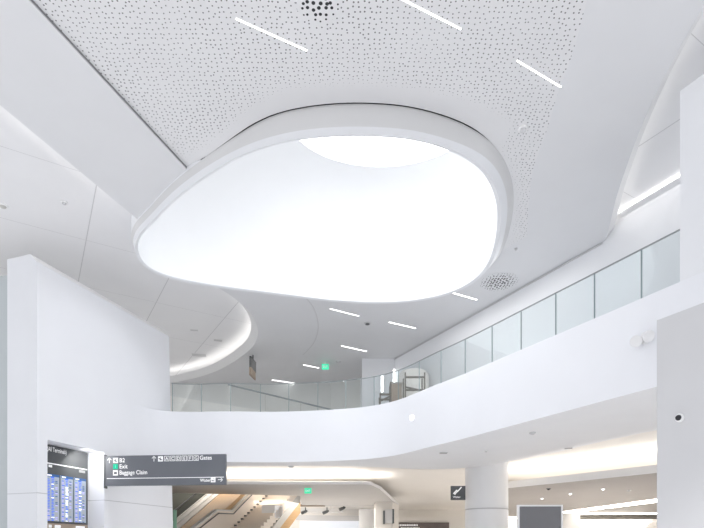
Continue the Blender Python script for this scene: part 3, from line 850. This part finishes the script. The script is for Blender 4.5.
glyph(115.9, 472.7, .066, [[(-.6, -.5), (.6, -.5), (.6, .3), (-.6, .3)], [(-.3, .3), (-.15, .3), (-.15, .55), (-.3, .55)], [(.15, .3), (.3, .3), (.3, .55), (.15, .55)]]).build('icon', M['signgrey'], s, local=True)
s = sq(214, 480.9, .062, 'ink', 'icon_tile')
glyph(214, 480.9, .062, [[(-.6, -.5), (.5, -.5), (.5, -.2), (-.1, -.2), (-.6, .1)], [(.1, .6), (.6, .6), (.3, .2)]]).build('icon', M['signgrey'], s, local=True)
for k, ch in enumerate('ACDEFG'):
    px = 167.9 + 5.85 * k; s = sq(px, 459.2, .066, 'ink', 'gate_tile')
    MB().box((SX(px) - .054, YF - .002, SV(459.2) - .054), (SX(px) + .054, YF - .0015, SV(459.2) + .054)).build('tile_face', M['signgrey'], s, local=True)
    vs, fs = text_mesh(ch, .115, SX(px), SV(459.2) - .04, YF - .004, 'CENTER'); MB().add(vs, fs).build('lettering', M['ink'], s, local=True, fixn=False)

# ================================================================== FLIGHT BOARD
bo = W0 + WD * .30 + WN * (nd - .06)
fbrd = thing('flight_board', 'dark departures board with glowing screens set into the white wall recess', 'flight board', (bo.x, bo.y, 0), math.atan2(WD.y, WD.x))
BU0, BU1, BZ1 = 0.0, 1.62, 4.05
u_of = lambda px: ((lambda r: (r * bo.y - bo.x) / (WD.x - r * WD.y))((px - HX) / F))
def z_at(px, py): u = u_of(px); return EYE + (HY - py) / F * (bo.y + WD.y * u)
uR = u_of(87.8)
MB().box((0, 0, 1.1), (uR, .05, BZ1)).build('back_panel', M['signdark'], fbrd, local=True)
z1 = z_at(47, 462.9)
MB().box((0, -.008, z1 - .012), (uR - .03, 0, z1 + .014)).build('divider_line', M['ink'], fbrd, local=True)
vs, fs = text_mesh('Today (All Terminals)', .15, u_of(66.5), z_at(55, 452.2), -.006, 'RIGHT', .62); MB().add(vs, fs).build('lettering', M['ink'], fbrd, local=True, fixn=False)
MB().box((u_of(48.5), -.005, z_at(49, 467)), (u_of(52), -.001, z_at(49, 464.6))).build('date_label', M['ink'], fbrd, local=True)
MB().box((u_of(79), -.005, z_at(80, 472.5)), (u_of(85), -.001, z_at(80, 470))).build('time_label', M['rowgrey'], fbrd, local=True)
sw = (u_of(85) - u_of(58.3)) / 2
zt_, zb_ = z_at(60, 475.5), z_at(60, 521.5)
for k in range(3):
    u1 = u_of(85.0) - k * sw; u0 = max(.02, u1 - sw + .05)
    sc_ = MB(); sc_.box((u0, -.03, zb_), (u1, 0, zt_))
    W_ = u1 - u0
    sc_.k = 5; sc_.box((u0, -.032, zt_ - .06), (u1, -.03, zt_))
    sc_.k = 3; sc_.box((u0 + .02, -.033, zt_ - .045), (u0 + .14, -.031, zt_ - .02))
    sc_.k = 1; sc_.box((u0 + W_ * .32, -.0325, zt_ - .10), (u0 + W_ * .6, -.031, zt_ - .06))
    z = zt_ - .12; j = 0
    while z > zb_ + .02:
        sc_.k = 2 if j % 3 else 1
        if k == 2 and z > zb_ + .3: sc_.k = 1
        sc_.box((u0 + .02, -.033, z - .018), (u0 + W_ * random.uniform(.2, .3), -.031, z))
        sc_.k = 3 if random.random() < .4 else 1
        sc_.box((u0 + W_ * .38, -.033, z - .02), (u0 + W_ * random.uniform(.5, .62), -.031, z))
        sc_.k = random.choice((4, 2, 4, 5)); sc_.box((u0 + W_ * .68, -.033, z - .02), (u0 + W_ * .86, -.031, z))
        z -= .036; j += 1
    sc_.build('screen', [M['screen'], M['rowblue'], M['rowviolet'], M['rowwhite'], M['rowgrey'], M['rownavy']], fbrd, local=True)
MB().box((0, -.02, 1.15), (uR - .02, 0, zb_ - .05)).build('lower_panel', M['tan'], fbrd, local=True)
for a_, b_ in ((48, 51), (54, 60), (75, 84)):
    MB().box((u_of(a_), -.024, zb_ - .16), (u_of(b_), -.02, zb_ - .09)).build('notice', M['ink'], fbrd, local=True)

# ================================================================== ESCALATORS AND STAIR
ED = math.atan2(WD.y, WD.x); E0 = Vector((-6.97, 22.0, 0.0)); SLP = .577; ZE = 2.41
def zc(x): return ZE + SLP * x
X0, X1 = -3.6, 6.2                                     # run along the rise
def incl(m, wl_, wr_, lift, thick, x0=X0, x1=X1):
    vs = []
    for x in (x0, x1):
        for yv in (-wl_, -wr_):
            for dz in (lift - thick, lift): vs.append((x, yv, zc(x) + dz))
    return m.add(vs, [(0, 1, 3, 2), (4, 5, 7, 6), (0, 2, 6, 4), (1, 3, 7, 5), (0, 1, 5, 4), (2, 3, 7, 6)])
es = thing('escalator', 'dark-stepped escalator with black handrail rising beside a wood panel', 'escalator', E0, ED)
st = MB(); k = 0; x = X0
while x < X1:
    z = zc(x) - .12; st.box((x, .55, z - .3), (x + .41, 4.5, z)); x += .4
st.build('steps', M['steps'], es, local=True)
incl(MB(), -.66, -.02, .06, .35).build('side_panel', M['warmwhite'], es, local=True)
incl(MB(), -.68, -.62, .10, .2).build('skirt', M['steel'], es, local=True)
MB().sweep([(xx, 1.25, zc(xx) + .12) for xx in (X0, 0, X1)], .035, 8).build('handrail', M['black'], es, True, local=True)
MB().sweep([(xx, .3, zc(xx) + .10) for xx in (X0, 0, X1)], .02, 8).build('handrail', M['steel'], es, True, local=True)
wd_ = thing('wood_ramp_panel', 'broad sloping oak panel between the escalator and the cream stair wall', 'panel', E0, ED)
incl(MB(), 0, 1.2, .03, .25).build('cladding', M['wood'], wd_, local=True)
stc = thing('staircase', 'cream staircase with stepped side wall, dark handrail and grey stringer behind the low ceiling', 'staircase', E0, ED)
prof = [(-3.4, .95), (-.86, 2.37), (.63, 3.12), (1.77, 3.17), (2.6, 3.69), (3.3, 4.11), (6.0, 5.7)]
swl = MB(); n_ = len(prof)
fr_ = [Vector((x, -1.2, z)) for x, z in prof]; bk_ = [Vector((x, -1.32, z)) for x, z in prof]
frb = [Vector((x, -1.2, max(0, z - 2.4))) for x, z in prof]; bkb = [Vector((x, -1.32, max(0, z - 2.4))) for x, z in prof]
swl.loft([frb, fr_, bk_, bkb], closed=False)
swl.build('side_wall', M['cream'], stc, local=True)
cap = MB(); cap.loft([[p + Vector((0, .06, .0)) for p in fr_], [p + Vector((0, .06, .07)) for p in fr_], [p + Vector((0, 0, .07)) for p in bk_], [p for p in bk_]], closed=False)
cap.build('wall_cap', M['steel'], stc, local=True)
MB().sweep([p + Vector((0, -.05, -.10)) for p in bk_], .022, 6).build('handrail', M['dark'], stc, True, local=True)
def zt2(x): return 2.65 + .545 * (x - 2.1)
tr_ = MB(); x = -2.0
while x < 6.2:
    tr_.box((x, -2.6, zt2(x) - .45), (x + .29, -1.32, zt2(x))); x += .28
tr_.build('treads', M['cream'], stc, local=True)
x = .2
while x < 5.6:
    MB().box((x, -1.42, zt2(x) + .02), (x + .08, -1.325, zt2(x) + .08)).build('step_nosing', M['dark'], stc, local=True); x += .28  # dark nosing blocks marking the tread ends along the wall, not lamps
def zr2(x): return 2.5 + .62 * (x - 3.34)
for nm, lo, hi, m_, y0, y1 in (('stringer', -.2, .25, 'steel', -2.62, -2.5), ('soffit_cladding', -.75, -.2, 'wood', -2.62, -2.2)):
    vs = [(x, yv, zr2(x) + dz) for x in (0.6, 5.9) for yv in (y0, y1) for dz in (lo, hi)]
    MB().add(vs, [(0, 1, 3, 2), (4, 5, 7, 6), (0, 2, 6, 4), (1, 3, 7, 5), (0, 1, 5, 4), (2, 3, 7, 6)]).build(nm, M[m_], stc, local=True)
MB().sweep([(x, -2.3, zr2(x) + .55) for x in (3.2, 4.6, 6.0)], .03, 6).build('handrail', M['dark'], stc, True, local=True)
MB().box((3.2, -2.6, zt2(3.2) - .3), (4.0, -1.95, zt2(3.2) + .28)).build('landing_box', M['white'], stc, local=True)
c = at_depth(175, 521.5, 18.5)
gp = thing('glass_fin', 'narrow upright green glass fin at the end of the white wall by the escalator', 'glass panel', (c.x, c.y, 0))
MB().box((-.055, -.02, 0), (.055, .02, at_depth(175, 510, 18.5).z)).build('pane', M['greenglass'], gp, local=True)
MB().box((-.09, -.03, 0), (-.06, .03, at_depth(175, 523, 18.5).z)).build('clamp', M['steel'], gp, local=True)

# ------------------------------------------------------------------ track lights, hall behind
t0, t1 = at_depth(296, 510.5, 33), at_depth(343, 510.5, 33)
tk = thing('light_rail', 'white suspended light rail in the bright hall beyond the stair', 'light rail', ((t0.x + t1.x) / 2, 33, t0.z))
MB().bar(t0, t1, .25, .25).build('rail', M['lip'], tk)
for px, py, lb_ in ((305.5, 511.5, 'first dark spotlight on the light rail, beside the stair stringer'), (327, 511.5, 'middle dark spotlight on the white light rail'), (343.5, 508, 'dark spotlight at the far right end of the light rail')):
    c = at_depth(px, py, 32.6)
    sp_ = thing('track_spotlight', lb_, 'spotlight', c, 0, 'spotlights on the light rail')
    MB().lathe([(.05, -.12), (.09, .0), (.1, .28)], (0, 0, 0), 14, Vector((0, 0, 1)).rotation_difference(Vector((-.8, -.3, -.35)).normalized()).to_matrix()).build('lamp_head', M['dark'], sp_, True, local=True)
    MB().box((-.03, -.03, 0), (.03, .03, .25)).build('stem', M['dark'], sp_, local=True)
bs = MB(); bs.bar(at_depth(296, 517.5, 37), at_depth(360, 518.5, 37), .2, .35)
struct(bs.build('trim_16', M['grey']))
gl = MB(); gl.prism([(at_depth(300, 520, 38).x, 38), (at_depth(360, 520, 38).x, 38), (at_depth(360, 520, 38).x, 38.2), (at_depth(300, 520, 38).x, 38.2)], 0, at_depth(300, 521, 38).z)
struct(gl.build('window_1', mat('bright_glazing', (.8, .85, .95), .3, emit=(.85, .92, 1.0), estr=.3, vary=0)))
fr = MB(); fr.bar(at_depth(300, 505.5, 29.8), at_depth(325, 505.5, 29.8), .1, .12); struct(fr.build('trim_17', M['tan']))

# wall-mounted framed screen on the pier
c = at_depth(388.6, 524, 27.3)
ps = thing('pier_screen', 'small upright grey screen with dark side frames on the white pier', 'screen', (c.x, c.y, c.z))
hh = at_depth(388, 509.5, 27.3).z - c.z
MB().box((-.2, -.06, .04), (.2, .1, hh)).build('screen', M['grey'], ps, local=True)
for sx in (-1, 1): MB().box((sx * .23 - .045, -.09, 0 if sx < 0 else .03), (sx * .23 + .045, .18, hh + (.02 if sx > 0 else -.06))).build('frame', M['dark'], ps, local=True)

# square blade sign on the column
c = at_depth(458, 500, 17.6); wS = 14.6 / F * 17.6; hS = 14 / F * 17.6
bl = thing('blade_sign', 'small square charcoal sign with white symbol projecting from the round column', 'sign', (c.x, c.y, c.z))
MB().box((-wS / 2, -.03, 0), (wS / 2, .03, hS)).build('sign_panel', M['signdark'], bl, local=True)
ic = MB()
for pl_ in ([(-.32, -.02), (-.2, -.14), (.02, .06), (-.1, .2)], [(-.04, .12), (.02, .06), (.26, .34), (.2, .4)], [(-.36, -.1), (-.2, -.2), (-.14, -.08), (-.26, .04)]):
    ic.add([(x * wS, -.034, hS * .55 + z * hS) for x, z in pl_], [tuple(range(4))])
ic.build('icon', M['ink'], bl, local=True)
vs, fs = text_mesh('Water', hS * .2, -wS * .36, hS * .14, -.034); MB().add(vs, fs).build('lettering', M['ink'], bl, local=True, fixn=False)

# dark display with white frame
Yd = 12.0
d0, d1 = at_depth(517.3, 505, Yd), at_depth(562, 505, Yd)
dp = thing('display_stand', 'dark grey upright display in a thin white frame standing below the balcony', 'display', ((d0.x + d1.x) / 2, Yd, 0))
wD = (d1.x - d0.x) / 2; e = .035; zD = d0.z
MB().box((-wD + e, -.03, .9), (wD - e, .03, zD - e)).build('screen', M['display'], dp, local=True)
fr = MB(); fr.box((-wD, -.05, .85), (-wD + e, .05, zD)); fr.box((wD - e, -.05, .85), (wD, .05, zD)); fr.box((-wD + e, -.05, zD - e), (wD - e, .05, zD)); fr.box((-wD + e, -.05, .85), (wD - e, .05, .9))
fr.build('frame', M['plast'], dp, local=True)
for sx in (-1, 1): MB().box((sx * .35 - .04, -.04, 0), (sx * .35 + .04, .04, .85)).build('leg', M['plast'], dp, local=True)

# downlights and cameras of the taupe ceiling
for px, py, m_, lb_ in ((570.3, 493.3, 'linear', 'tiny bright downlight in taupe ceiling right above the dark display'), (603, 488.5, 'linear', 'tiny bright downlight in the middle of the taupe ceiling'),
                       (629, 490, 'grey', 'pale ring downlight in the taupe ceiling near the grey wall'), (542, 498, 'linear', 'tiny bright downlight in the taupe ceiling above the display frame'), (548.5, 488.5, 'black', 'dark dome camera on the taupe ceiling above the display')):
    c = on_plane(px, py, 3.7)
    dn_ = 'ceiling_dome_camera' if m_ == 'black' else 'downlight'
    ro = thing(dn_, lb_, 'camera' if m_ == 'black' else 'ceiling light', (c.x, c.y, 3.7), 0, None if m_ == 'black' else 'downlights in the taupe ceiling')
    MB().lathe([(.075, 0), (.075, -.02), (.06, -.025)], (0, 0, 0), 16).build('trim_ring', M['plast' if m_ != 'black' else 'dark'], ro, True, local=True)
    MB().lathe([(.055, -.02), (.045, -.04), (.02, -.06)], (0, 0, 0), 16).build('lens', M[m_], ro, True, local=True)

# ================================================================== THINGS ON THE UPPER LEVEL
Yp = 17.0
def post(px, py0, py1, Y, r=.035, m='bronze', root=None, nm='post'):
    a, b = at_depth(px, py0, Y), at_depth(px, py1, Y)
    MB().bar(a, b, r * 2, r * 2).build(nm, M[m], root)
def scaffold(pxa, pxb, Y, ytop_a, ytop_b, rails, name_lab, diag=None, depth=.8):
    a, b = at_depth(pxa, 400, Y), at_depth(pxb, 400, Y)
    r = thing('work_platform', name_lab, 'work platform', ((a.x + b.x) / 2, Y, 5.25))
    for dy in (0, depth):
        for px, yt in ((pxa, ytop_a), (pxb, ytop_b)):
            t = at_depth(px, yt, Y)
            MB().bar((t.x, Y + dy, 5.25), (t.x, Y + dy, t.z), .04, .04).build('post', M['bronze'], r)
    for yr in rails:
        p, q_ = at_depth(pxa, yr, Y), at_depth(pxb, yr, Y)
        MB().bar(p, q_, .05, .05).build('rail', M['bronze'], r)
    if diag:
        MB().bar(at_depth(pxa, diag[0], Y), at_depth(pxb, diag[1], Y), .045, .045).build('brace', M['bronze'], r)
    z = at_depth(pxa, rails[-1], Y).z
    MB().prism([(a.x, Y), (b.x, Y), (b.x, Y + depth), (a.x, Y + depth)], z - .25, z - .2).build('deck_board', M['tan'], r)
scaffold(380.2, 390.8, 16.4, 393, 382, (394.5, 399.5), 'low brown steel work platform at the bend of the balcony', (401, 396), .5)
scaffold(405.3, 424.6, 16.3, 372.5, 372.5, (377.2, 390), 'taller brown steel work platform in front of the pale drum', (387, 391.5), .6)
c0, c1 = at_depth(390.5, 390.5, 17.2), at_depth(401, 390.5, 17.2)
bx_ = thing('packing_crate', 'small tan crate stacked on the brown work platforms behind the glass', 'crate', ((c0.x + c1.x) / 2, 17.3, 5.25))
MB().prism([(c0.x, 17.0), (c1.x, 17.0), (c1.x, 17.35), (c0.x, 17.35)], 5.25, at_depth(395, 385, 17.2).z).build('box_body', M['tan'], bx_)
MB().prism([(c0.x - .03, 16.97), (c1.x + .03, 16.97), (c1.x + .03, 17.38), (c0.x - .03, 17.38)], at_depth(395, 385.8, 17.2).z, at_depth(395, 384.3, 17.2).z).build('lid', M['brownceil'], bx_)
drum_c = Vector((2.6, 19.3))
dr = MB(); dr.lathe([(.52, 5.25), (.52, 7.3), (.42, 7.42)], (2.03, 17.9, 0), 32)
dr = dr.build('round_kiosk', M['warmwhite'], None, True); tag(dr, 'pale rounded kiosk behind the taller work platform on the upper level', 'kiosk')
for px, y0, y1, lb_ in ((382.3, 376, 391.5, 'bright upright tube light on the far upper wall, left one'), (394.3, 369.5, 384.5, 'bright upright tube light under the ceiling end, right one')):
    a, b = at_depth(px, y0, 19.8), at_depth(px, y1, 19.8)
    r = thing('tube_light', lb_, 'wall light', (b.x, 19.8, b.z))
    MB().bar(b, a, .07, .05).build('tube', M['linear'], r)
    MB().bar(b + Vector((0, .05, -.05)), a + Vector((0, .05, .05)), .12, .04).build('backplate', M['plast'], r)
ew = MB(); e0, e1 = at_depth(362, 390, 19.95), at_depth(405, 390, 19.95)
ew.prism([(e0.x, 19.95), (e1.x, 19.95), (e1.x, 20.2), (e0.x, 20.2)], 5.25, ZL)
struct(ew.build('wall_end', M['white']))
sw_ = tag(MB().lathe([(.07, 0), (.07, -.08), (.05, -.1)], on_plane(426.5, 348.3, ZL), 14).build('ceiling_sensor', M['plast'], None, True), 'small white sensor where far ceiling meets the upper right wall', 'sensor')
# ramp with parapet behind the left glass
pa = MB()
a, b = at_depth(168, 395.5, 18.2), at_depth(281, 413.5, 18.2)
pa.add([(a.x, 18.2, 5.25), (b.x, 18.2, 5.25), b, a, (a.x, 18.35, 5.25), (b.x, 18.35, 5.25), b + Vector((0, .15, 0)), a + Vector((0, .15, 0))],
       [(0, 1, 2, 3), (4, 5, 6, 7), (0, 1, 5, 4), (1, 2, 6, 5), (2, 3, 7, 6), (3, 0, 4, 7)])
struct(pa.build('wall_ramp', M['warmwhite']), 'low sloping white parapet behind the left glass')
a, b = at_depth(228, 384.5, 20.5), at_depth(335, 410.5, 20.5)
hr = thing('ramp_handrail', 'dark sloping handrail seen through the glass on the far left of the balcony', 'handrail', ((a.x + b.x) / 2, 20.5, 5.25))
MB().sweep([a, a.lerp(b, .5), b], .032, 8).build('rail', M['rail'], hr, True)
for t in (.02, .35, .68, .98):
    p = a.lerp(b, t); MB().bar((p.x, 20.5, 5.25), p, .03, .03).build('post', M['steel'], hr)

# ================================================================== LIGHT, WORLD, CAMERA
wld = bpy.data.worlds.new('World'); scn.world = wld; wld.use_nodes = True
bg = wld.node_tree.nodes['Background']; bg.inputs['Color'].default_value = (0.93, 0.95, 1.0, 1); bg.inputs['Strength'].default_value = 1.1

sun = bpy.data.lights.new('sun', 'SUN'); sun.energy = 2.3; sun.angle = math.radians(6); sun.color = (1, .985, .96)
so_ = bpy.data.objects.new('sun', sun); COL.objects.link(so_); so_.location = (0, -20, 20)
so_.rotation_euler = Vector((.12, math.cos(math.radians(40)), -math.sin(math.radians(40)))).to_track_quat('-Z', 'Y').to_euler()
def area(name, loc, size, sy, power, color, rot=(0, 0, 0)):
    l = bpy.data.lights.new(name, 'AREA'); l.shape = 'RECTANGLE'; l.size = size; l.size_y = sy; l.energy = power; l.color = color
    o = bpy.data.objects.new(name, l); COL.objects.link(o); o.location = loc; o.rotation_euler = rot
    return o
area('niche_light', tuple(wp(1.35, .14, 4.0)), .4, .15, 14, (1, .98, .95), (0, math.radians(-35), math.atan2(WD.y, WD.x)))
area('skylight_daylight', (SC.x, SC.y, SZ - .05), 2.2, 1.8, 100, (0.95, 0.97, 1.0))
area('concourse_light', (-2, 27, 3.8), 6, 4, 220, (1.0, .95, .89))
area('concourse_light', (10, 22, 3.6), 8, 8, 380, (1.0, .95, .89))
area('hall_light', (-8, 33, 6.3), 8, 8, 700, (1.0, .95, .88))
area('hall_light', (-6, 25.2, 6.2), 7, 3.5, 190, (1.0, .96, .90))  # extra lamp added to brighten the escalators and wood
area('cove_lamp', (9.4, 19.0, 3.85), 5.0, 9, 130, (1.0, .95, .88), (math.pi, 0, math.radians(38)))
area('cove_lamp', (-2.5, 21.2, 4.06), 8, 1.8, 90, (1.0, .95, .88), (math.pi, 0, 0))
area('upper_fill', (-4, 20, 8.4), 8, 3, 40, (1.0, .97, .93))  # fill lamps added over the upper deck, bouncing onto walls and ceiling
area('upper_fill', (3.2, 14.4, 8.5), 1.2, 5, 35, (1.0, .98, .96), (0, 0, math.radians(28)))
area('upper_fill', (6.6, 9.5, 8.9), 1.2, 5, 14, (1.0, .98, .96), (0, 0, math.radians(28)))
area('left_fill', (-10.5, 17, 8.0), 4, 7, 110, (1.0, .98, .96))  # unseen fill lamp added to brighten the raised ceiling on the left

scn.view_settings.view_transform = 'Standard'
scn.view_settings.exposure = 0.0
scn.cycles.diffuse_bounces = 6
scn.cycles.max_bounces = 12
scn.cycles.transparent_max_bounces = 16

cd = bpy.data.cameras.new('camera'); cam = bpy.data.objects.new('camera', cd); COL.objects.link(cam)
cam.location = (0, 0, EYE); cam.rotation_euler = (math.pi / 2, 0, 0)
cd.sensor_width = 36; cd.lens = 36 * F / 704; cd.shift_y = (HY - 264) / 704; cd.clip_end = 300
scn.camera = cam
